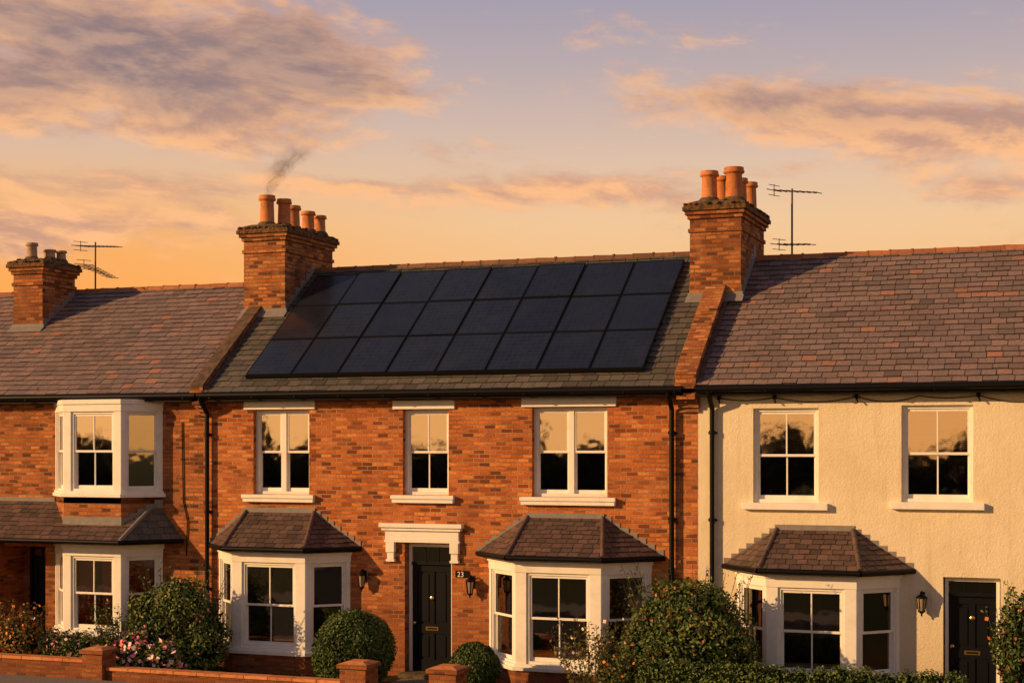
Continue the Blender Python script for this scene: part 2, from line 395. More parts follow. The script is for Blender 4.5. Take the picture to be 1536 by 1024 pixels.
def slates(b, BL, BR, TR, TL, mat, rh=0.2, sw=0.27, lift=0.016, rshift=0.0):
    BL, BR, TR, TL = map(Vector, (BL, BR, TR, TL))
    L = (BR - BL).length; U = (BR - BL).normalized(); N = U.cross(TL - BL).normalized(); V = N.cross(U)
    vT = (TL - BL).dot(V); uTL = (TL - BL).dot(U); uTR = (TR - BL).dot(U)
    b.quad([BL, BR, TR, TL], mat, 0.0)  # underlayer in darkest tone: shade in the slate gaps put into the colour
    nrow = max(1, int(round(vT / rh))); rh = vT / nrow
    lo = lambda v: uTL * v / vT
    hi = lambda v: L + (uTR - L) * v / vT
    umin = min(0, uTL); umax = max(L, uTR)
    for r in range(nrow):
        v0 = r * rh; v1 = min(vT, v0 + rh * 1.08)
        u = umin - (sw / 2 if r % 2 else 0) - 0.05
        sagr = random.uniform(-.004, .004)
        while u < umax:
            w = sw * random.uniform(0.9, 1.06); g_ = random.uniform(.004, .008); a = u + g_; c = u + w - g_; u += w
            j = random.gauss(0, .007) + sagr
            if random.random() < .015: j -= .02
            vb = max(-0.03, v0 + j); sk = random.uniform(-.004, .004)
            cl = lambda uu, vv: min(max(uu, lo(max(0, vv))), hi(max(0, vv)))
            a0, c0, a1, c1 = cl(a, vb), cl(c, vb), cl(a, v1), cl(c, v1)
            if c0 - a0 < 0.01: continue
            hb = lift + random.uniform(0.0, 0.012); ht = 0.003; tw = random.uniform(-.003, .003)
            P = lambda uu, vv, hh: BL + U * uu + V * vv + N * hh
            vs = [P(a0, vb - sk, hb + tw), P(c0, vb + sk, hb - tw), P(c1, v1, ht), P(a1, v1, ht), P(a0, vb - sk, 0.001), P(c0, vb + sk, 0.001)]
            rr = .12 + .88 * random.betavariate(2.2, 2.2) + rshift
            if random.random() < 0.03: rr = 1.0
            b.add(vs, [(0, 1, 2, 3), (1, 5, 2), (0, 3, 4)], mat, min(1, max(0, rr)))
            b.add(vs, [(4, 5, 1, 0)], mat, 0.0)  # lower edge in darkest tone: shadow line painted under each slate
def bay_roof(parent, pts, ze, zt, xt0, xt1, over=0.2, mat=None):
    mat = mat or SLATE_D
    e = offs(pts, over, over * 1.15)
    b = B('bay_roof', parent)
    A, Bp, C, D = [(x, y, ze) for x, y in e]
    T0 = (xt0, 0, zt); T1 = (xt1, 0, zt)
    slates(b, A, Bp, T0, T0, mat, 0.13, 0.2, 0.012); slates(b, Bp, C, T1, T0, mat, 0.13, 0.2, 0.012); slates(b, C, D, T1, T1, mat, 0.13, 0.2, 0.012)
    up = Vector((0, 0, 0.015))
    for q0, q1 in ((Bp, T0), (C, T1)):
        q0 = Vector(q0) + up; q1 = Vector(q1) + up; n = 5
        for k in range(n):
            b.tube(SLATE_D, q0.lerp(q1, k / n), q0.lerp(q1, (k + 1.05) / n), 0.045, 8, 0.038, rnd=random.uniform(.5, 1))
    b.box(LEAD, xt0 - 0.03, xt1 + 0.03, -0.03, -0.002, zt - 0.03, zt + 0.08)
    for (t0, d) in ((T0, A), (T1, D)):
        n = 7
        for k in range(n):
            q = Vector(t0).lerp(Vector(d), (k + .5) / n); hw = abs(d[0] - t0[0]) / n / 2
            b.box(LEAD, q.x - hw, q.x + hw, -0.016, -0.002, q.z - .07, q.z + 0.065 + random.uniform(-.01, .01))
    b.prism(BLACK, offs(pts, over - .03, (over - .03) * 1.15), ze - 0.07, ze - 0.022)
    b.prism(BLACK, offs(pts, over - .08), ze - 0.1, ze - 0.07)
    loop = [Vector((x, y, ze - 0.035)) for x, y in offs(pts, over + 0.02, (over) * 1.15)]
    for q0, q1 in zip(loop[:-1], loop[1:]): b.tube(BLACK, q0, q1, 0.05, 10)
    b.finish()
def lead_steps(b, x, y0, y1, zf, side):
    n = max(3, int((y1 - y0) / 0.22)); 
    for k in range(n):
        a = y0 + (y1 - y0) * k / n; c = y0 + (y1 - y0) * (k + 1) / n
        x0, x1 = (x, x + 0.012) if side > 0 else (x - 0.012, x)
        b.box(LEAD, x0, x1, a, c, zf(a) - 0.12, zf(c) + 0.07)
def chimney(parent, x0, x1, y0, y1, ztop, zr, pots, potmat=None):
    potmat = potmat or TERRA
    zf = lambda y: min(5.48 + (y + .32) * (zr - 5.48) / 3.72, zr - max(0, y - 3.4) * .77)
    b = B('chimney_stack', parent, 0.008)
    b.box(BRICK_CH, x0, x1, y0, y1, 6.0, ztop - .3)
    def ring(e, z0, z1, m=BRICK_CH): b.box(m, x0 - e, x1 + e, y0 - e, y1 + e, z0, z1)
    ring(.03, ztop - .56, ztop - .485); ring(.04, ztop - .3, ztop - .225); ring(.08, ztop - .225, ztop - .15); ring(.12, ztop - .15, ztop - .07, CAPM); ring(.10, ztop - .07, ztop - .01, CAPM)
    e = .09
    b.prism(CEMENT, [(x0 - e, y0 - e), (x1 + e, y0 - e), (x1 + e, y1 + e), (x0 - e, y1 + e)], ztop - .01, ztop + .07,
            [(x0 + .12, y0 + .12), (x1 - .12, y0 + .12), (x1 - .12, y1 - .12), (x0 + .12, y1 - .12)])
    for k in range(46):
        u = random.random(); side = random.choice('fsr'); r_ = random.uniform(.02, .045)
        if side == 'f': c = (x0 - .1 + u * (x1 - x0 + .2), y0 - .1)
        elif side == 's': c = (x1 + .1, y0 - .1 + u * (y1 - y0 + .2))
        else: c = (x0 + u * (x1 - x0), y0 + random.random() * (y1 - y0) * .5)
        zz = ztop - .02 if side != 'r' else ztop + .05
        b.lathe(CAPM, [(.001, r_ * .8), (r_ * .8, r_ * .5), (r_ * 1.3, 0), (r_ * .8, -r_ * .5)], (c[0], c[1], zz), 7)
    lead_steps(b, x1 - .004, y0, min(y1, 3.4), zf, 1); lead_steps(b, x0 + .004, y0, min(y1, 3.4), zf, -1)
    b.box(LEAD, x0 - .04, x1 + .04, y0 - 0.015, y0 + .002, zf(y0) - .1, zf(y0) + .11)
    ex = [(y0 - .16, zf(y0 - .16) + .03), (y0, zf(y0) + .03), (y0, zf(y0) + .055), (y0 - .16, zf(y0 - .16) + .045)]
    b.extx(LEAD, ex, x0 - .06, x1 + .06)
    b.finish()
    bp = B('chimney_pots', parent)
    for (px, py, r, h) in pots:
        prof = [(r * 1.05, 0), (r * 1.05, .05), (r * .95, .07), (r * .9, h * .5), (r * .86, h * .8), (r * .9, h * .82), (r * 1.1, h * .84), (r * 1.14, h * .9), (r * 1.02, h * .93), (r * 1.08, h * .97), (r * 1.02, h), (r * .78, h), (r * .74, h - .05), (r * .7, h - .4)]
        bp.lathe(potmat, prof, (px, py, ztop + .03), 24)
        bp.lathe(CEMENT, [(r * 1.5, -.02), (r * 1.3, .05), (r * 1.05, .1)], (px, py, ztop + .03), 16)
    bp.finish()
def ridge(b, x0, x1, z, mat=None, y=3.4):
    mat = mat or RIDGE
    x = x0
    while x < x1 - .05:
        L = min(0.42, x1 - x); r = random.random(); dz = random.uniform(-.007, .007)
        b.tube(mat, (x + .004, y, z - .05 + dz), (x + L - .004, y, z - .05 + random.uniform(-.007, .007)), 0.095, 14, 0.09, rnd=r)
        b.tube(mat, (x + L - .04, y, z - .05 + dz), (x + L, y, z - .05 + dz), 0.103, 14, rnd=r * .6)
        x += L
def roof(parent, x0, x1, zr, mat, rmat=None):
    b = B('roof', parent)
    slates(b, (x0, -.32, 5.48), (x1, -.32, 5.48), (x1, 3.4, zr), (x0, 3.4, zr), mat, 0.185, 0.27, .02)
    b.quad([(x0, 3.4, zr), (x1, 3.4, zr), (x1, 7.12, 5.48), (x0, 7.12, 5.48)], mat, .5)
    ridge(b, x0, x1, zr, rmat)
    b.finish()
    g = B('gutter', parent)
    g.box(BLACK, x0, x1, -.30, -.272, 5.31, 5.455); g.box(BLACK, x0, x1, -.272, 0.0, 5.395, 5.41)
    g.tube(BLACK, (x0, -.36, 5.425), (x1, -.36, 5.425), 0.06, 12)
    x = x0 + .3
    while x < x1: g.box(BLACK, x, x + .03, -.43, -.3, 5.36, 5.39); x += 0.95
    g.finish()
def downpipe(parent, x, ztop=5.42, zb=0.1):
    b = B('downpipe', parent)
    b.tube(BLACK, (x, -.36, ztop), (x, -.32, ztop - .12), .045); b.tube(BLACK, (x, -.32, ztop - .12), (x, -.09, ztop - .34), .045)
    b.tube(BLACK, (x, -.09, ztop - .34), (x, -.09, zb), .045, 12)
    z = ztop - .8
    while z > zb + .3:
        b.tube(BLACK, (x, -.09, z), (x, -.09, z + .07), .058, 12); b.box(BLACK, x - .08, x + .08, -.06, -.002, z + .015, z + .05); z -= 1.55
    b.finish()
def parapet(parent, x0, x1, ylo, yhi, zr, h, body, cope, name='party_wall_parapet'):
    f = lambda y: 5.48 + (y + .32) * (zr - 5.48) / 3.72
    b = B(name, parent, .006)
    b.extx(body, [(ylo, f(ylo) - .25), (yhi, f(yhi) - .25), (yhi, f(yhi) + h), (ylo, f(ylo) + h)], x0, x1)
    n = 9
    for k in range(n):
        a = ylo - .03 + (yhi - ylo + .03) * k / n; c = ylo - .03 + (yhi - ylo + .03) * (k + 1) / n - .008; j = random.uniform(0, .012)
        b.extx(cope, [(a, f(a) + h + .001 + j), (c, f(c) + h + .001 + j), (c, f(c) + h + .045 + j), (a, f(a) + h + .045 + j)], x0 - .03, x1 + .03)
    for side, x in ((1, x1), (-1, x0)):
        a0, a1 = (x, x + .09) if side > 0 else (x - .09, x)
        b.extx(COPE, [(ylo, f(ylo) + .02), (yhi, f(yhi) + .02), (yhi, f(yhi) + .04), (ylo, f(ylo) + .04)], a0, a1)
    cx0, cx1 = x0 - .02, x1 + .02
    for k in range(6):
        d = .06 + k * .06
        b.box(body, cx0, cx1, -d, .1, 5.02 + k * .083, 5.02 + (k + 1) * .083 - .002)
    b.box(body, cx0, cx1, ylo - .02, .1, 5.52, 5.52 + h)
    b.finish()
def door(parent, x0, x1, z1, rec, transom, mat=None, name='front_door', frame=None):
    mat = mat or DOORM; FRM = frame or WHITE
    b = B(name, parent, .004); g = B(name + '_transom_glass', parent)
    fw = .055
    ztot = z1 + transom
    b.box(FRM, x0, x0 + fw, rec, rec + .1, 0, ztot); b.box(FRM, x1 - fw, x1, rec, rec + .1, 0, ztot)
    b.box(FRM, x0 + fw, x1 - fw, rec + .002, rec + .1, ztot - fw, ztot); b.box(mat, x0 + fw, x1 - fw, rec + .002, rec + .1, z1, z1 + .05)
    g.quad([(x0 + fw, rec + .05, z1 + .05), (x1 - fw, rec + .05, z1 + .05), (x1 - fw, rec + .05, ztot - fw), (x0 + fw, rec + .05, ztot - fw)], GLASS2)
    g.quad([(x0 + fw, rec + .3, z1), (x1 - fw, rec + .3, z1), (x1 - fw, rec + .3, ztot), (x0 + fw, rec + .3, ztot)], INTERIOR)
    for k in (1, 2):
        xx = x0 + fw + (x1 - x0 - 2 * fw) * k / 3; b.box(mat, xx - .01, xx + .01, rec + .03, rec + .06, z1 + .05, ztot - fw)
    a, c = x0 + fw + .003, x1 - fw - .003; y = rec + .05
    b.box(mat, a, c, y + .02, y + .05, .1, z1 - .004)
    st = .1
    for (u0, u1) in ((a, a + st), (c - st, c), ((a + c) / 2 - .045, (a + c) / 2 + .045)): b.box(mat, u0, u1, y, y + .019, .1, z1 - .006)
    for (za, zc) in ((.1, .32), (.82, 1.0), (z1 - .13, z1 - .008)):
        for (u0, u1) in ((a + st, (a + c) / 2 - .045), ((a + c) / 2 + .045, c - st)): b.box(mat, u0, u1, y + .001, y + .019, za, zc)
    for (u0, u1) in ((a + st + .035, (a + c) / 2 - .08), ((a + c) / 2 + .08, c - st - .035)):
        for (za, zc) in ((.37, .77), (1.05, z1 - .18)): b.box(mat, u0, u1, y + .006, y + .019, za, zc)
    m2 = (a + c) / 2
    b.box(BRASS, m2 - .13, m2 + .13, y - .012, y + .0, .88, .95); b.box(BLACK, m2 - .1, m2 + .1, y - .014, y - .012, .9, .93)
    kp = Matrix.Translation((a + .06, y, 1.02)) @ Matrix.Rotation(math.pi / 2, 4, 'X')
    b.lathe(BRASS, [(0.012, 0), (.012, .03), (.03, .045), (.034, .06), (.02, .075), (0.001, .078)], (0, 0, 0), 12, kp)
    kp = Matrix.Translation((m2, y, 1.5)) @ Matrix.Rotation(math.pi / 2, 4, 'X')
    b.lathe(BRASS, [(0.03, 0), (.045, .01), (.045, .02), (.02, .03), (0.001, .031)], (0, 0, 0), 12, kp)
    b.box(CEMENT, x0 - .05, x1 + .05, -.25, rec + .1, 0, .09)
    g.finish(); b.finish()
def lantern(x, z):
    b = B('wall_lantern')
    k_ = 1.15
    b.box(BLACK, x - .04, x + .04, -.015, -.001, z - .02, z + .22)
    b.tube(BLACK, (x, -.01, z + .15), (x, -.09, z + .24), .011, 8); b.tube(BLACK, (x, -.09, z + .24), (x, -.14, z + .2), .011, 8)
    c = (x, -.14, z - .15)
    S_ = lambda pr: [(r_ * k_, z_ * k_) for r_, z_ in pr]
    b.lathe(BLACK, S_([(.001, .34), (.012, .33), (.018, .31), (.03, .29), (.085, .25), (.085, .235), (.07, .235)]), c, 6)
    b.lathe(LGLASS, S_([(.068, .235), (.045, .05)]), c, 6)
    for k in range(6):
        a = 2 * math.pi * k / 6
        b.tube(BLACK, (c[0] + .08 * math.cos(a), c[1] + .08 * math.sin(a), c[2] + .27), (c[0] + .054 * math.cos(a), c[1] + .054 * math.sin(a), c[2] + .057), .008, 6)
    b.lathe(BLACK, S_([(.055, .05), (.055, .035), (.03, .02), (.012, .0), (.014, -.02), (.001, -.035)]), c, 6)
    b.finish()

# ================================================================== LEFT HOUSE
ZL, ZC, ZR = 8.05, 8.30, 8.15
H1 = empty('brick_house')
w = B('walls', H1)
holesL = [(-10.0, -7.8, 3.5, 5.1), (-10.0, -7.8, 0.6, 2.2), (-11.75, -10.5, 0.0, 2.3), (-15.2, -14.1, 3.45, 5.1)]
wall_holes(w, BRICK_OLD, -18.5, -6.6, -.05, 5.45, 0, holesL, .3)
w.extx(BRICK_OLD, [(0.01, 0), (6.8, 0), (6.8, 5.4), (3.4, ZL - .12), (0.01, 5.4)], -18.5, -18.2)
w.quad([(-18.5, 6.8, 0), (-6.6, 6.8, 0), (-6.6, 6.8, 5.5), (-18.5, 6.8, 5.5)], BRICK_OLD)
w.finish()
roof(H1, -18.6, -6.62, ZL, SLATE)
ptsL = bay(H1, -10.25, -9.58, -8.2, -7.62, .62, 3.25, 3.5, 5.12, 5.36, BRICK_OLD, .17, .09, None)
cb = B('bay_brick_band', H1); cb.prism(BRICK_OLD, ptsL, 2.42, 3.38); cb.finish()
bay(H1, -10.25, -9.58, -8.2, -7.62, .62, 0, .66, 2.18, 2.42, BRICK_OLD, .17, .09, CURTAIN_R, gm=GLASS2)
flat_window(H1, -15.2, -14.1, 3.45, 5.1, 'single')
b = B('lean_to_roof', H1)
slates(b, (-18.5, -1.02, 2.52), (-7.95, -1.02, 2.52), (-7.75, 0, 3.27), (-18.5, 0, 3.27), SLATE_D, .14, .22, .013)
slates(b, (-7.95, -1.02, 2.52), (-7.15, 0, 2.52), (-7.75, 0, 3.27), (-7.75, 0, 3.27), SLATE_G, .14, .22, .013)
for k in range(6):
    q0 = Vector((-7.95, -1.02, 2.54)); q1 = Vector((-7.75, 0, 3.29)); b.tube(LEAD, q0.lerp(q1, k / 6), q0.lerp(q1, (k + 1.05) / 6), .045, 8, .04)
b.box(LEAD, -18.5, -10.25, -.03, -.002, 3.22, 3.34)
M1, L1 = seg_matrix(ptsL[1], ptsL[2], 0); b.box(LEAD, -.02, L1 + .02, -.015, -.002, 2.75, 2.98, M1)
M1, L1 = seg_matrix(ptsL[2], ptsL[3], 0)
for k in range(5):
    a = L1 * k / 5; c = L1 * (k + 1) / 5; zz = 2.83 + .44 * (k + .5) / 5
    b.box(LEAD, a, c, -.014, -.002, zz - .07, zz + .1, M1)
b.prism(BLACK, [(-18.5, -.98), (-8.0, -.98), (-7.22, -.02), (-18.5, -.02)], 2.44, 2.5)
b.tube(BLACK, (-18.5, -1.06, 2.5), (-7.93, -1.06, 2.5), .045, 10); b.tube(BLACK, (-7.93, -1.06, 2.5), (-7.12, -.03, 2.5), .045, 10)
cab = [(-7.15, -.02, 4.9), (-7.12, -.02, 3.3), (-7.02, -.02, 2.9), (-7.05, -.02, 2.2)]
for q0, q1 in zip(cab[:-1], cab[1:]): b.tube(BLACK, q0, q1, .012, 6)
b.finish()
b = B('porch_recess', H1)
b.quad([(-11.75, .9, 0), (-10.5, .9, 0), (-10.5, .9, 2.3), (-11.75, .9, 2.3)], BRICK_OLD)
b.quad([(-11.75, .3, 0), (-11.75, .9, 0), (-11.75, .9, 2.3), (-11.75, .3, 2.3)], BRICK_OLD)
b.quad([(-10.5, .3, 0), (-10.5, .3, 2.3), (-10.5, .9, 2.3), (-10.5, .9, 0)], BRICK_OLD)
b.quad([(-11.75, .3, 2.3), (-11.75, .9, 2.3), (-10.5, .9, 2.3), (-10.5, .3, 2.3)], WHITE)
b.finish()
door(H1, -11.5, -10.65, 2.0, .78, .25, frame=BLACK)
chimney(H1, -12.9, -12.1, 2.0, 3.2, 8.62, ZL, [(-12.62, 2.3, .13, .42), (-12.5, 2.75, .12, .3), (-12.3, 2.55, .12, .28), (-12.3, 2.95, .12, .3)], POT_BUFF)

# ================================================================== CENTRE HOUSE
H2 = empty('brick_house.001')
X0, X1 = -6.6, 3.56
win = [(-5.51, -4.26, 3.46, 5.14, 'double', None), (-2.24, -1.285, 3.48, 5.12, 'single', None), (0.40, 1.863, 3.475, 5.14, 'double', 'half')]
w = B('walls', H2)
holes = [q[:4] for q in win] + [(-6.1, -3.55, .6, 2.2), (-.25, 2.5, .6, 2.2), (-2.2, -1.22, 0, 2.56)]
wall_holes(w, BRICK, X0, X1, -.05, 5.45, 0, holes, .25)
w.quad([(X0, 6.8, 0), (X1, 6.8, 0), (X1, 6.8, 5.5), (X0, 6.8, 5.5)], BRICK)
for x in (X0, X1 - .2): w.extx(BRICK, [(0.26, 0), (6.8, 0), (6.8, 5.4), (3.4, ZC - .12), (0.26, 5.4)], x, x + .18)
w.finish()
for q in win: flat_window(H2, *q[:5], extra=q[5], rec=.11)
b = B('lintels_and_sills', H2, .008)
for (a, c, z0, z1, lz) in ((-5.71, -4.12, 3.46, 5.14, 5.31), (-2.44, -1.15, 3.48, 5.12, 5.29), (.2, 2.04, 3.475, 5.14, 5.33)):
    b.box(WHITE, a, c, -.045, .12, z1 + .002, lz)
    b.box(WHITE, a + .01, c - .01, -.10, .1, z0 - .15, z0 - .002); b.box(WHITE, a - .01, c + .01, -.125, -.1, z0 - .075, z0 - .004)
b.finish()
roof(H2, X0 + .02, X1 - .2, ZC, SLATE_G, RIDGE_D)
p1 = bay(H2, -6.3, -5.6, -4.0, -3.36, .66, 0, .5, 2.16, 2.38, BRICK, .21, gm=GLASS2)
bay_roof(H2, p1, 2.46, 3.12, -5.66, -4.15)
p2 = bay(H2, -.46, .33, 1.96, 2.7, .7, 0, .46, 2.12, 2.36, BRICK, .21, gm=GLASS2)
bay_roof(H2, p2, 2.43, 3.1, .32, 1.78)
b = B('door_canopy', H2, .006)
b.box(WHITE, -2.68, -.96, -.16, -.001, 2.86, 2.94); b.box(WHITE, -2.64, -1.0, -.12, -.001, 2.80, 2.858); b.box(WHITE, -2.58, -1.05, -.075, -.001, 2.62, 2.798)
b.box(WHITE, -2.60, -1.03, -.09, -.001, 2.575, 2.618)
for x in (-2.56, -1.23):
    b.box(WHITE, x, x + .18, -.1, -.001, 2.38, 2.573); b.box(WHITE, x + .02, x + .16, -.075, -.001, 2.25, 2.378); b.box(WHITE, x, x + .18, -.09, -.001, 2.2, 2.248)
b.finish()
door(H2, -2.18, -1.24, 2.14, .15, .4)
b = B('house_number_plate', H2, .003)
b.box(BLACK, -1.14, -.86, -.02, -.001, 1.93, 2.06); b.finish()
cu = bpy.data.curves.new('house_number', 'FONT'); cu.body = '23'; cu.size = .14; cu.extrude = .003
o = bpy.data.objects.new('house_number', cu); o.location = (-1.1, -.026, 1.945); o.rotation_euler = (math.pi / 2, 0, 0); o.parent = H2
scene.collection.objects.link(o); cu.materials.append(WHITE)
parapet(H2, -6.74, -6.50, -.3, 2.0, ZC, .12, BRICK_OLD, COPE)
parapet(H2, 3.24, 3.58, -.3, 2.02, ZC, .2, BRICK_CH, BRICK_CH)
downpipe(H2, -6.52); downpipe(H2, 3.1)
chimney(H2, -6.9, -5.9, 2.0, 4.2, 9.1, ZC, [(-6.5, 2.3, .165, .68), (-6.28, 2.65, .15, .64), (-6.3, 3.1, .155, .56), (-6.2, 3.6, .15, .5), (-6.12, 4.0, .14, .46)])
chimney(H2, 2.9, 3.9, 2.02, 4.2, 9.08, ZC, [(3.22, 2.3, .165, .62), (3.68, 2.4, .18, .68), (3.35, 2.85, .15, .6), (3.62, 3.2, .15, .6), (3.68, 3.85, .15, .62)])

# ================================================================== RIGHT HOUSE
H3 = empty('rendered_house')
w = B('walls', H3)
winR = [(4.56, 5.71, 3.42, 5.08, 'single', 'blind'), (7.12, 8.3, 3.46, 5.11, 'single', 'blind'), (10.3, 11.5, 3.44, 5.1, 'single', None)]
holes = [q[:4] for q in winR] + [(4.5, 6.9, .6, 2.15), (7.81, 8.74, 0, 2.2)]
wall_holes(w, CREAM, 3.565, 14.5, -.05, 5.45, -.012, holes, .25)
w.quad([(3.56, 6.8, 0), (14.5, 6.8, 0), (14.5, 6.8, 5.5), (3.56, 6.8, 5.5)], CREAM)
w.extx(CREAM, [(0.0, 0), (6.8, 0), (6.8, 5.4), (3.4, ZR - .12), (0.0, 5.4)], 14.3, 14.5)
w.finish()
for q in winR: flat_window(H3, *q[:5], extra=q[5], rec=.06)
b = B('window_sills', H3, .008)
for (a, c, z) in ((4.38, 5.88, 3.42), (6.94, 8.49, 3.46), (10.1, 11.7, 3.44)): b.box(WHITE, a, c, -.12, .1, z - .12, z - .002)
b.finish()
roof(H3, 3.59, 14.6, ZR, SLATE)
p3 = bay(H3, 4.26, 4.93, 6.46, 7.1, .7, 0, .5, 2.0, 2.24, CREAM, .2, gm=GLASS2)
bay_roof(H3, p3, 2.32, 2.96, 4.98, 6.3, .2)
door(H3, 7.83, 8.72, 1.87, .12, .31)
downpipe(H3, 3.84)
b = B('eaves_cable', H3)
x = 3.95
while x < 9.5:
    n = 8; d = random.uniform(.5, 1.5); sag = random.uniform(.03, .13)
    pts = [Vector((x + d * k / n, -.03, 5.27 - sag * 4 * (k / n) * (1 - k / n))) for k in range(n + 1)]
    for q0, q1 in zip(pts[:-1], pts[1:]): b.tube(CEMENT, q0, q1, .011, 6)
    if random.random() < .75:
        b.box(BLACK, x - .03, x + .03, -.07, -.013, 5.24, 5.31); b.tube(BLACK, (x, -.06, 5.25), (x + .03, -.12, 5.17), .014, 6)
    x += d
b.finish()
lantern(-3.05, 1.8); lantern(-.79, 1.75); lantern(7.47, 1.72)

# ================================================================== SOLAR ARRAY
b = B('solar_panel_array', None, .003)
ang = math.atan2(ZC - 5.48, 3.72); zf = lambda y: 5.48 + (y + .32) * (ZC - 5.48) / 3.72
ys = -.02
M = Matrix.Translation((-5.68, ys, zf(ys) + .10)) @ Matrix.Rotation(ang, 4, 'X')
pw, ph = 1.03, 1.275
for r in range(3):
    for cc in range(8):
        a, c, d, e = cc * pw + .01, (cc + 1) * pw - .01, r * ph + .01, (r + 1) * ph - .01
        f = .022
        Mp = M @ Matrix.Rotation(random.uniform(-.004, .004), 4, 'X') @ Matrix.Translation((0, 0, random.uniform(-.003, .003)))
        b.box(PFRAME, a, c, d, d + f, 0, .04, Mp); b.box(PFRAME, a, c, e - f, e, 0, .04, Mp)
        b.box(PFRAME, a, a + f, d + f, e - f, .001, .039, Mp); b.box(PFRAME, c - f, c, d + f, e - f, .001, .039, Mp)
        b.box(CELLS, a + f, c - f, d + f, e - f, .01, .034, Mp)
for r in range(3):
    for q in (.28, .98): b.box(PFRAME, 0, 8 * pw, r * ph + q, r * ph + q + .04, -.05, -.005, M)
b.box(PFRAME, .0, 8 * pw, -.012, .004, -.06, .03, M)
b.finish()

# ================================================================== TV AERIALS
def aerial(x, y, z0, z1, booms):
    b = B('tv_aerial')
    b.tube(ALU, (x, y, z0), (x, y, z1), .02, 8)
    for (z, L, yaw, n, tilt) in booms:
        d = Vector((math.cos(yaw), math.sin(yaw), tilt)).normalized(); q = Vector((-math.sin(yaw), math.cos(yaw), 0))
        c = Vector((x, y, z)); a0 = c - d * L * .42; a1 = c + d * L * .58
        b.tube(ALU, a0, a1, .014, 6)
        for k in range(n):
            pp = a0.lerp(a1, k / (n - 1)); hl = .24 - .10 * k / n
            b.tube(ALU, pp - q * hl, pp + q * hl, .009, 5)
            if k == 0:
                for dz in (-.1, .1): b.tube(ALU, pp - q * .18 + Vector((0, 0, dz)), pp + q * .18 + Vector((0, 0, dz)), .007, 5)
                b.tube(ALU, pp - Vector((0, 0, .12)), pp + Vector((0, 0, .12)), .009, 5)
    b.finish()
aerial(-11.75, 3.5, 7.9, 9.2, [(9.1, 1.7, -.45, 10, -.10), (8.55, 1.9, -.6, 10, -.26)])
aerial(4.6, 3.5, 8.0, 9.5, [(9.45, 1.05, -.45, 8, -.16), (8.4, .85, -.6, 6, -.10)])

# ================================================================== FOLIAGE
def lumps(d, seed):
    r = np.random.default_rng(seed); s = np.zeros(len(d))
    for k in range(7):
        f = r.normal(size=3) * (1.5 + k * 1.0); s += np.sin(d @ f + r.uniform(0, 6.28)) / (1.3 + k * .5)
    return s
def foliage(name, blobs, n, size, mats, probs=None, rough=.12, core=.82, depth=.3, seed=1, fsz=.8):
    r = np.random.default_rng(seed)
    V = []; F = []; MI = []; R = []
    vol = np.array([bl[3] * bl[5] for bl in blobs]); cnt = (n * vol / vol.sum()).astype(int)
    base = 0
    for bi, (bl, m) in enumerate(zip(blobs, cnt)):
        d = r.normal(size=(m, 3)); d /= np.linalg.norm(d, axis=1)[:, None]
        lp = lumps(d, seed * 31 + bi)
        rad = (1 - depth * r.random(m) ** 1.6) * (1 + rough * lp) + r.normal(size=m) * .02
        c = np.array(bl[:3]); R3 = np.array(bl[3:6])
        P = c + d * rad[:, None] * R3
        keep = P[:, 2] > .03; P = P[keep]; d = d[keep]; lp = lp[keep]; rad = rad[keep]; m = len(P)
        nn = d + r.normal(size=(m, 3)) * .7; nn /= np.linalg.norm(nn, axis=1)[:, None]
        tt = np.cross(nn, r.normal(size=(m, 3))); tt /= np.linalg.norm(tt, axis=1)[:, None]; bb = np.cross(nn, tt)
        s = size * r.uniform(.6, 1.3, m)
        ptype = r.choice(len(mats), m, p=probs) if probs is not None else np.zeros(m, int)
        s = np.where(ptype > 0, s * fsz, s)[:, None]
        asp = np.where(ptype > 0, .9, .5)[:, None]
        P = P + d * np.where(ptype > 0, .03, 0)[:, None]
        q = np.stack([P - tt * s, P + bb * s * asp - tt * s * .1, P + tt * s, P - bb * s * asp - tt * s * .1], 1)
        V.append(q.reshape(-1, 3)); F.append(base + np.arange(4 * m).reshape(-1, 4)); base += 4 * m
        MI.append(ptype); R.append(np.clip(.45 + .22 * r.normal(size=m) + .12 * lp + (rad - .9) * 1.2, 0, 1))  # shading put into leaf tone: darker deep inside, lighter on outer clumps
    verts = np.concatenate(V); faces = np.concatenate(F).tolist(); mi = np.concatenate(MI).tolist(); rr = np.concatenate(R).tolist()
    verts = verts.tolist()
    mlist = list(mats)
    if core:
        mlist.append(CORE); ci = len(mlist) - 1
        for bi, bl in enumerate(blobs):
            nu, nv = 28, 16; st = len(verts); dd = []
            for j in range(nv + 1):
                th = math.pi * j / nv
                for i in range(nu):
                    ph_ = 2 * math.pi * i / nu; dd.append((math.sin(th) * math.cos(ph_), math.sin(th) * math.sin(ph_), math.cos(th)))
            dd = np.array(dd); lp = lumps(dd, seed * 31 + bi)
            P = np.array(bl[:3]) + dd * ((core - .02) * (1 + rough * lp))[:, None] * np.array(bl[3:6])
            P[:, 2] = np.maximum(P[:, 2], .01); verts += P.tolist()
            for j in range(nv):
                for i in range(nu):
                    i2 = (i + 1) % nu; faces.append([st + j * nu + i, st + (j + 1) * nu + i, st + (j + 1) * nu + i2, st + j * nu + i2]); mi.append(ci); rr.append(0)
    me = bpy.data.meshes.new(name); me.from_pydata(verts, [], faces)
    for mt in mlist: me.materials.append(mt)
    me.polygons.foreach_set('material_index', mi)
    at = me.attributes.new('rnd', 'FLOAT', 'FACE'); at.data.foreach_set('value', rr)
    me.update(); o = bpy.data.objects.new(name, me); scene.collection.objects.link(o)
    return o
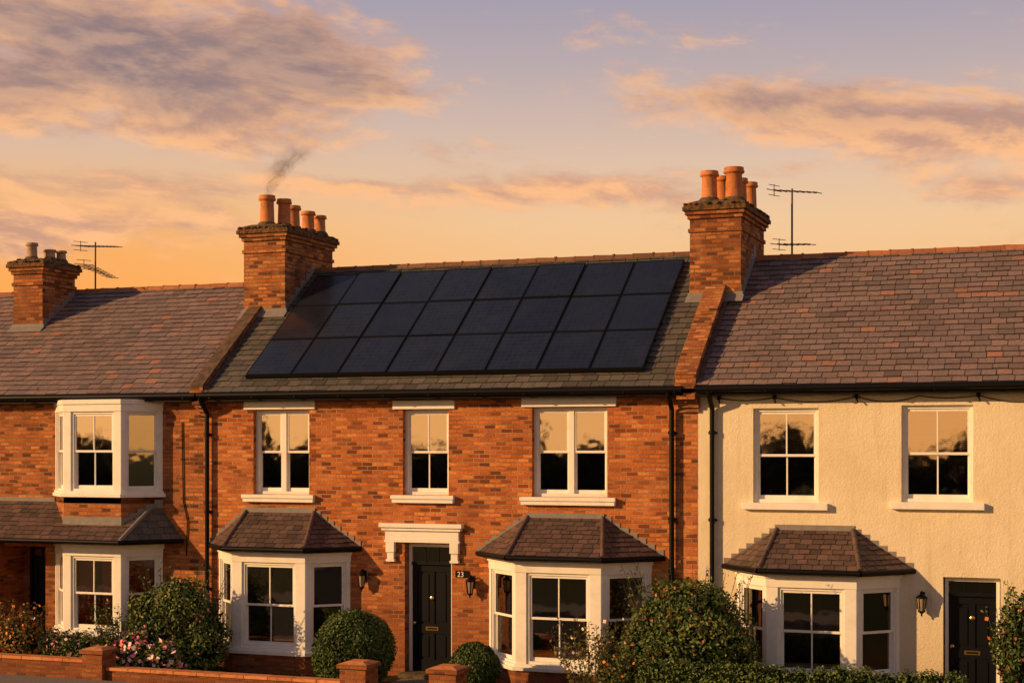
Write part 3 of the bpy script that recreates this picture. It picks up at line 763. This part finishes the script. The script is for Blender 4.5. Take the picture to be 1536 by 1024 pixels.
def stems(name, cx, cy, n, h, spread, leaf, mats, probs, seed, lsz=.035):
    r = random.Random(seed); b = B(name)
    for k in range(n):
        an = r.uniform(0, 6.28); sp = spread * r.random() ** .7; hh = h * r.uniform(.6, 1.05)
        p = Vector((cx + .3 * spread * math.cos(an), cy + .3 * spread * math.sin(an), 0)); tip = Vector((cx + sp * math.cos(an), cy + sp * math.sin(an) * .6, hh))
        m = 7; prev = p
        for i in range(1, m + 1):
            f = i / m; q = p.lerp(tip, f) + Vector((math.cos(an), math.sin(an), 0)) * (f * f * .1) + Vector((r.uniform(-.02, .02), r.uniform(-.02, .02), 0))
            b.tube(STEM, prev, q, .006, 5, .004, caps=False)
            for _ in range(leaf):
                c = prev.lerp(q, r.random()) + Vector((r.uniform(-.07, .07), r.uniform(-.07, .07), r.uniform(-.04, .04)))
                u = Vector((r.gauss(0, 1), r.gauss(0, 1), r.gauss(0, .7))).normalized(); v = u.orthogonal(); s = lsz * r.uniform(.6, 1.3)
                v = (Matrix.Rotation(r.uniform(0, 6.28), 3, u) @ v).normalized()
                mt = r.choices(mats, probs)[0]; wd = .45 if mt is mats[0] else .9
                b.add([c - u * s, c + v * s * wd, c + u * s, c - v * s * wd], [(0, 1, 2, 3)], mt, min(1, max(0, r.gauss(.5 + .3 * f - .15, .2))))
            prev = q
    return b.finish()
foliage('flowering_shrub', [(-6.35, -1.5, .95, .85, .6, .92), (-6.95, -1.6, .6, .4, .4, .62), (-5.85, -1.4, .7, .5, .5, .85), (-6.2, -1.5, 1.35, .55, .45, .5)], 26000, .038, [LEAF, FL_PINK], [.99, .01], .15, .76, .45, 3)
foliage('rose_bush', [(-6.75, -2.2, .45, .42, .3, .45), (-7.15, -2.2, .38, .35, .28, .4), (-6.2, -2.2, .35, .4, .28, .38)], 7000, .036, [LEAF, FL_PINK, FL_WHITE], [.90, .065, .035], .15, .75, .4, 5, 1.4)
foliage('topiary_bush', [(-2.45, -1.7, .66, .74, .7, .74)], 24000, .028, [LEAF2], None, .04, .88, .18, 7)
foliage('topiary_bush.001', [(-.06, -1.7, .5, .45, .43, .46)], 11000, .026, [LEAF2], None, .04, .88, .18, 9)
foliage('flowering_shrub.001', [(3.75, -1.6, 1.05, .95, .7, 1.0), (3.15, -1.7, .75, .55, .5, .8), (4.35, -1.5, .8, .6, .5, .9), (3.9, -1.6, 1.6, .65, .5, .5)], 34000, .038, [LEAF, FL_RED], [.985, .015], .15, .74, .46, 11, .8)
stems('wild_shrub', 2.25, -2.0, 45, 1.5, .75, 9, [LEAF3, FL_WHITE], [.97, .03], 4)
stems('wild_shrub.001', 2.85, -2.2, 34, 1.25, .6, 9, [LEAF, FL_ORANGE], [.96, .04], 6)
stems('wild_shrub.002', 3.75, -1.6, 60, 2.4, 1.25, 6, [LEAF, FL_RED], [.97, .03], 8)
stems('wild_shrub.003', -6.3, -1.5, 55, 2.1, 1.05, 6, [LEAF, FL_PINK], [.98, .02], 9)
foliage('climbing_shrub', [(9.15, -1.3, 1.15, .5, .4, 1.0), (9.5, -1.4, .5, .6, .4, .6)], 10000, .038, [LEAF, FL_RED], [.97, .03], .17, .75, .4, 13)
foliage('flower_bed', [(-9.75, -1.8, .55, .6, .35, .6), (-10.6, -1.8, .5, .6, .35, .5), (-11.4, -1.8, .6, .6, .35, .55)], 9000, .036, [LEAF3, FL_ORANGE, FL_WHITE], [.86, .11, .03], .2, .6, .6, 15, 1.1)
foliage('flower_bed.001', [(-8.9, -1.7, .4, .5, .35, .42), (-8.3, -1.7, .35, .5, .35, .4)], 6000, .034, [LEAF, FL_WHITE, FL_PINK], [.94, .03, .03], .2, .6, .6, 17, 1.2)
stems('tall_plant', -7.65, -1.6, 34, 1.4, .5, 9, [LEAF, FL_PINK], [.99, .01], 14)
stems('tall_plant.001', -9.8, -1.8, 38, 1.35, .6, 8, [LEAF3, FL_ORANGE], [.86, .14], 15)
stems('tall_plant.002', -8.6, -1.7, 38, .85, .7, 8, [LEAF, FL_WHITE], [.96, .04], 16)
stems('tall_plant.003', 9.2, -1.3, 30, 2.15, .6, 7, [LEAF, FL_RED], [.96, .04], 18)
hb = [(x, -2.95, .52, .36, .28, .48 + .02 * math.sin(x * 5)) for x in np.arange(3.6, 8.3, .33)]
foliage('hedge', hb, 30000, .026, [LEAF], None, .05, .85, .22, 19)
r = random.Random(5); tb = []
x = -100
while x < 30:
    hgt = r.choice([r.uniform(3.8, 4.9), r.uniform(4.4, 5.6), r.uniform(5.0, 6.9)]); wd = r.uniform(1.2, 3.0)
    tb.append((x, -78 + r.uniform(-3, 3), hgt * .5, wd, 2.0, hgt * .5)); x += wd * r.uniform(.7, 1.2)
foliage('tree_row', tb, 30000, .2, [LEAFD], None, .16, .8, .3, 23)

# ================================================================== GARDEN WALLS
def gwall(b, x0, x1, y, h):
    b.box(BRICK_OLD, x0, x1, y - .11, y + .11, 0, h); n = max(1, int((x1 - x0) / .45))
    for k in range(n):
        a = x0 + (x1 - x0) * k / n; b.box(TERRA, a + .003, x0 + (x1 - x0) * (k + 1) / n - .003, y - .14, y + .14, h + .001, h + .06)
def pier(b, x0, x1, y, h):
    d = (x1 - x0) / 2
    b.box(BRICK, x0, x1, y - d, y + d, 0, h); b.box(BRICK, x0 - .04, x1 + .04, y - d - .04, y + d + .04, h + .001, h + .075)
    b.prism(TERRA, [(x0 - .03, y - d - .03), (x1 + .03, y - d - .03), (x1 + .03, y + d + .03), (x0 - .03, y + d + .03)], h + .076, h + .12, [(x0 + .1, y - d + .1), (x1 - .1, y - d + .1), (x1 - .1, y + d - .1), (x0 + .1, y + d - .1)])
b = B('garden_wall', None, .008)
gwall(b, -18, -7.35, -2.9, .40); pier(b, -7.32, -6.88, -2.9, .58); gwall(b, -6.86, -2.02, -2.9, .28); pier(b, -2.0, -1.5, -2.9, .58); b.finish()
b = B('garden_wall.001', None, .008)
pier(b, -.32, .18, -2.9, .58); gwall(b, .22, 3.2, -2.9, .2); gwall(b, 3.2, 8.3, -3.4, .3); b.finish()

# ================================================================== GROUND
def simple_ground(name, x0, x1, y0, y1, z, mat):
    b = B(name); b.quad([(x0, y0, z), (x1, y0, z), (x1, y1, z), (x0, y1, z)], mat); return b.finish()
def gmat(name, a, c, sc, rough=.95):
    m, t, p = new_mat(name, rough, spec=.05); ob = coords(t); t.put(p.inputs['Base Color'], t.mix(t.noise(ob, sc, 6, .7), a, c)); bump(t, p, t.noise(ob, sc * 6, 5), .6, .02); return m
GRASS = gmat('grass_ground', (.02, .03, .008), (.045, .05, .02), 3); ASPH = gmat('asphalt', (.04, .04, .042), (.06, .058, .056), 12); PAVE = gmat('paving', (.18, .16, .14), (.26, .23, .2), 4); SOIL = gmat('soil', (.03, .02, .012), (.06, .04, .025), 8)
simple_ground('ground', -900, 900, -900, 900, 0, GRASS)
simple_ground('garden_soil', -18, 14, -2.8, -.02, .004, SOIL)
simple_ground('garden_path', -2.1, -.5, -3.1, -.3, .008, PAVE)
b = B('pavement'); b.box(PAVE, -150, 150, -5.2, -3.15, -.1, .12); b.finish()
simple_ground('road', -300, 300, -12, -5.2, .004, ASPH)
b = B('pavement.001'); b.box(PAVE, -150, 150, -14, -12, -.1, .12); b.finish()

# ================================================================== SMOKE
b = B('chimney_smoke')
mS = bpy.data.materials.new('smoke'); mS.use_nodes = True; t = NT(mS.node_tree); t.n.clear()
o = t.node('ShaderNodeOutputMaterial'); pv = t.node('ShaderNodeVolumePrincipled'); t.l.new(pv.outputs[0], o.inputs['Volume'])
pv.inputs['Color'].default_value = (.42, .36, .36, 1)
ob = coords(t); sx = t.node('ShaderNodeSeparateXYZ'); t.l.new(ob, sx.inputs[0])
X, Y, Z = sx.outputs[0], sx.outputs[1], sx.outputs[2]
nz = t.noise(ob, 2.2, 2, .6, out=1); ns = t.node('ShaderNodeSeparateXYZ'); t.l.new(nz, ns.inputs[0])
cxs = t.math('MULTIPLY', t.math('POWER', t.math('MAXIMUM', Z, 0.0), 1.25), .78)
wx = t.math('MULTIPLY', t.math('SUBTRACT', ns.outputs[0], .5), t.math('MULTIPLY', Z, 1.1))
dx = t.math('SUBTRACT', t.math('SUBTRACT', X, cxs), wx)
rad = t.math('ADD', .12, t.math('MULTIPLY', Z, .42))
dist = t.math('DIVIDE', t.math('SQRT', t.math('ADD', t.math('POWER', dx, 2.0), t.math('POWER', Y, 2.0))), rad)
fall = t.maprange(dist, 0.1, 1.0, 1, 0)
fn = t.maprange(t.noise(ob, 4.2, 4, .68, 1.4), .40, .66, 0, 1)
top = t.maprange(Z, .25, 1.28, 1, 0)
bot = t.maprange(Z, 0.0, .06, 0, 1)
t.put(pv.inputs['Density'], t.math('MULTIPLY', t.math('MULTIPLY', t.math('MULTIPLY', fall, t.math('ADD', fn, .1)), t.math('MULTIPLY', top, bot)), 6.5))
b.box(mS, -.35, 1.55, -.4, .4, 0.0, 1.3)
so = b.finish(); so.location = (-6.5, 2.3, 9.78)

# ================================================================== WORLD
S = Vector((-2.0, -1.5, .78)).normalized()
wd = bpy.data.worlds.new('World'); scene.world = wd; wd.use_nodes = True
t = NT(wd.node_tree); bg = wd.node_tree.nodes['Background']
g = t.node('ShaderNodeTexCoord').outputs['Generated']
sp = t.node('ShaderNodeSeparateXYZ'); t.l.new(g, sp.inputs[0])
az = t.math('MULTIPLY', t.math('ARCTAN2', sp.outputs[0], sp.outputs[1]), 57.2958)
el = t.math('MULTIPLY', t.math('ARCSINE', sp.outputs[2]), 57.2958)
elc = t.math('DIVIDE', el, 60.0, clamp=True)
base = t.ramp(elc, [(0, (.93, .42, .11)), (.09, (.94, .50, .18)), (.135, (.88, .56, .30)), (.175, (.72, .51, .38)), (.225, (.50, .40, .40)), (.27, (.36, .33, .41)), (.42, (.12, .15, .25)), (1, (.05, .075, .15))])
lw = t.math('MULTIPLY', t.maprange(az, -38, -16, 1, 0), t.maprange(el, 6.5, 12, 1, 0))
base = t.mix(lw, base, t.mix(1.0, base, (1.05, .77, .42), 'MULTIPLY'))
def gm(a0, e0, hw, hh, wgt):
    q = t.math('ADD', t.math('POWER', t.math('ABSOLUTE', t.math('DIVIDE', t.math('SUBTRACT', az, a0), hw)), 2.0), t.math('POWER', t.math('ABSOLUTE', t.math('DIVIDE', t.math('SUBTRACT', el, e0), hh)), 2.0))
    return t.math('MULTIPLY', t.math('EXPONENT', t.math('MULTIPLY', q, -1.0)), wgt)
tilt = t.math('ADD', el, t.math('MULTIPLY', az, .08))
def cloudnoise(de):
    vec = t.combine(t.math('MULTIPLY', az, .15), t.math('MULTIPLY', t.math('SUBTRACT', tilt, de), .46), 3.3)
    return t.noise(vec, 1.0, 8, .60, .25)
n1 = cloudnoise(0); n2 = cloudnoise(.42)
nf = t.noise(t.combine(t.math('MULTIPLY', az, .8), t.math('MULTIPLY', tilt, 2.0), 1.7), 1.0, 6, .62, .4)
fine = t.math('MULTIPLY', t.math('SUBTRACT', nf, .5), .30)
msum = gm(-36, 14.2, 11, 2.4, .42)
for a in ((-35, 11.3, 9, .9, .22), (-27, 12.6, 5, 1.1, .18), (-5, 11.1, 7, 1.1, .38), (-13, 12.3, 5, .8, .22), (-17.5, 9.2, 5, .6, .27), (-3, 9.0, 3.6, .6, .30), (-39, 7.5, 3.6, .8, .46), (-31, 9.3, 6, .5, .18), (-12, 9.9, 5, .4, .14), (-24, 10.8, 5, .5, .12), (-33, 8.0, 4, .35, .14)):
    msum = t.math('ADD', msum, gm(*a))
dens = t.math('ADD', t.math('ADD', n1, msum), fine)
cov = t.maprange(dens, .52, .80, 0, .95)
lit = t.maprange(t.math('ADD', t.math('SUBTRACT', n1, n2), t.math('MULTIPLY', fine, .2)), -.08, .09, 0, 1)
thick = t.maprange(dens, .62, .92, 0, 1)
ccol = t.mix(lit, (.60, .32, .22), (1.0, .51, .23))
ccol = t.mix(t.math('MULTIPLY', thick, t.maprange(el, 10.2, 13, 0.05, .95)), ccol, t.mix(lit, (.25, .175, .18), (.47, .29, .225)))
col = t.mix(cov, base, ccol)
gl = t.math('MULTIPLY', gm(-142, 0, 50, 6.5, 1.0), t.math('GREATER_THAN', el, -1.0))
back = t.math('MULTIPLY', t.maprange(t.math('ABSOLUTE', az), 80, 130, 0, 1), t.maprange(el, 5, 14, 0, .5))
col = t.mix(back, col, (.16, .13, .13))
col = t.mix(gl, col, (1.5, .70, .22))
sky = t.node('ShaderNodeTexSky'); sky.sky_type = 'NISHITA'; sky.sun_disc = False
sky.sun_elevation = math.asin(S.z); sky.sun_rotation = math.atan2(S.x, S.y)
col = t.mix(.005, col, sky.outputs[0], 'ADD')
t.put(bg.inputs['Color'], col); bg.inputs['Strength'].default_value = 1.0
sl = bpy.data.lights.new('sun', 'SUN'); sl.energy = 5.0; sl.angle = math.radians(.6); sl.color = (1.0, .56, .22)
so = bpy.data.objects.new('sun', sl); scene.collection.objects.link(so); so.rotation_euler = S.to_track_quat('Z', 'Y').to_euler()

# ================================================================== CAMERA
cam = bpy.data.cameras.new('camera'); cam.lens = 55.0; cam.sensor_width = 36; cam.shift_y = .1029; cam.clip_end = 3000
co = bpy.data.objects.new('camera', cam); scene.collection.objects.link(co)
co.location = (10.3, -27.4, 4.4); co.rotation_euler = (math.pi / 2, 0, math.radians(20.6)); scene.camera = co
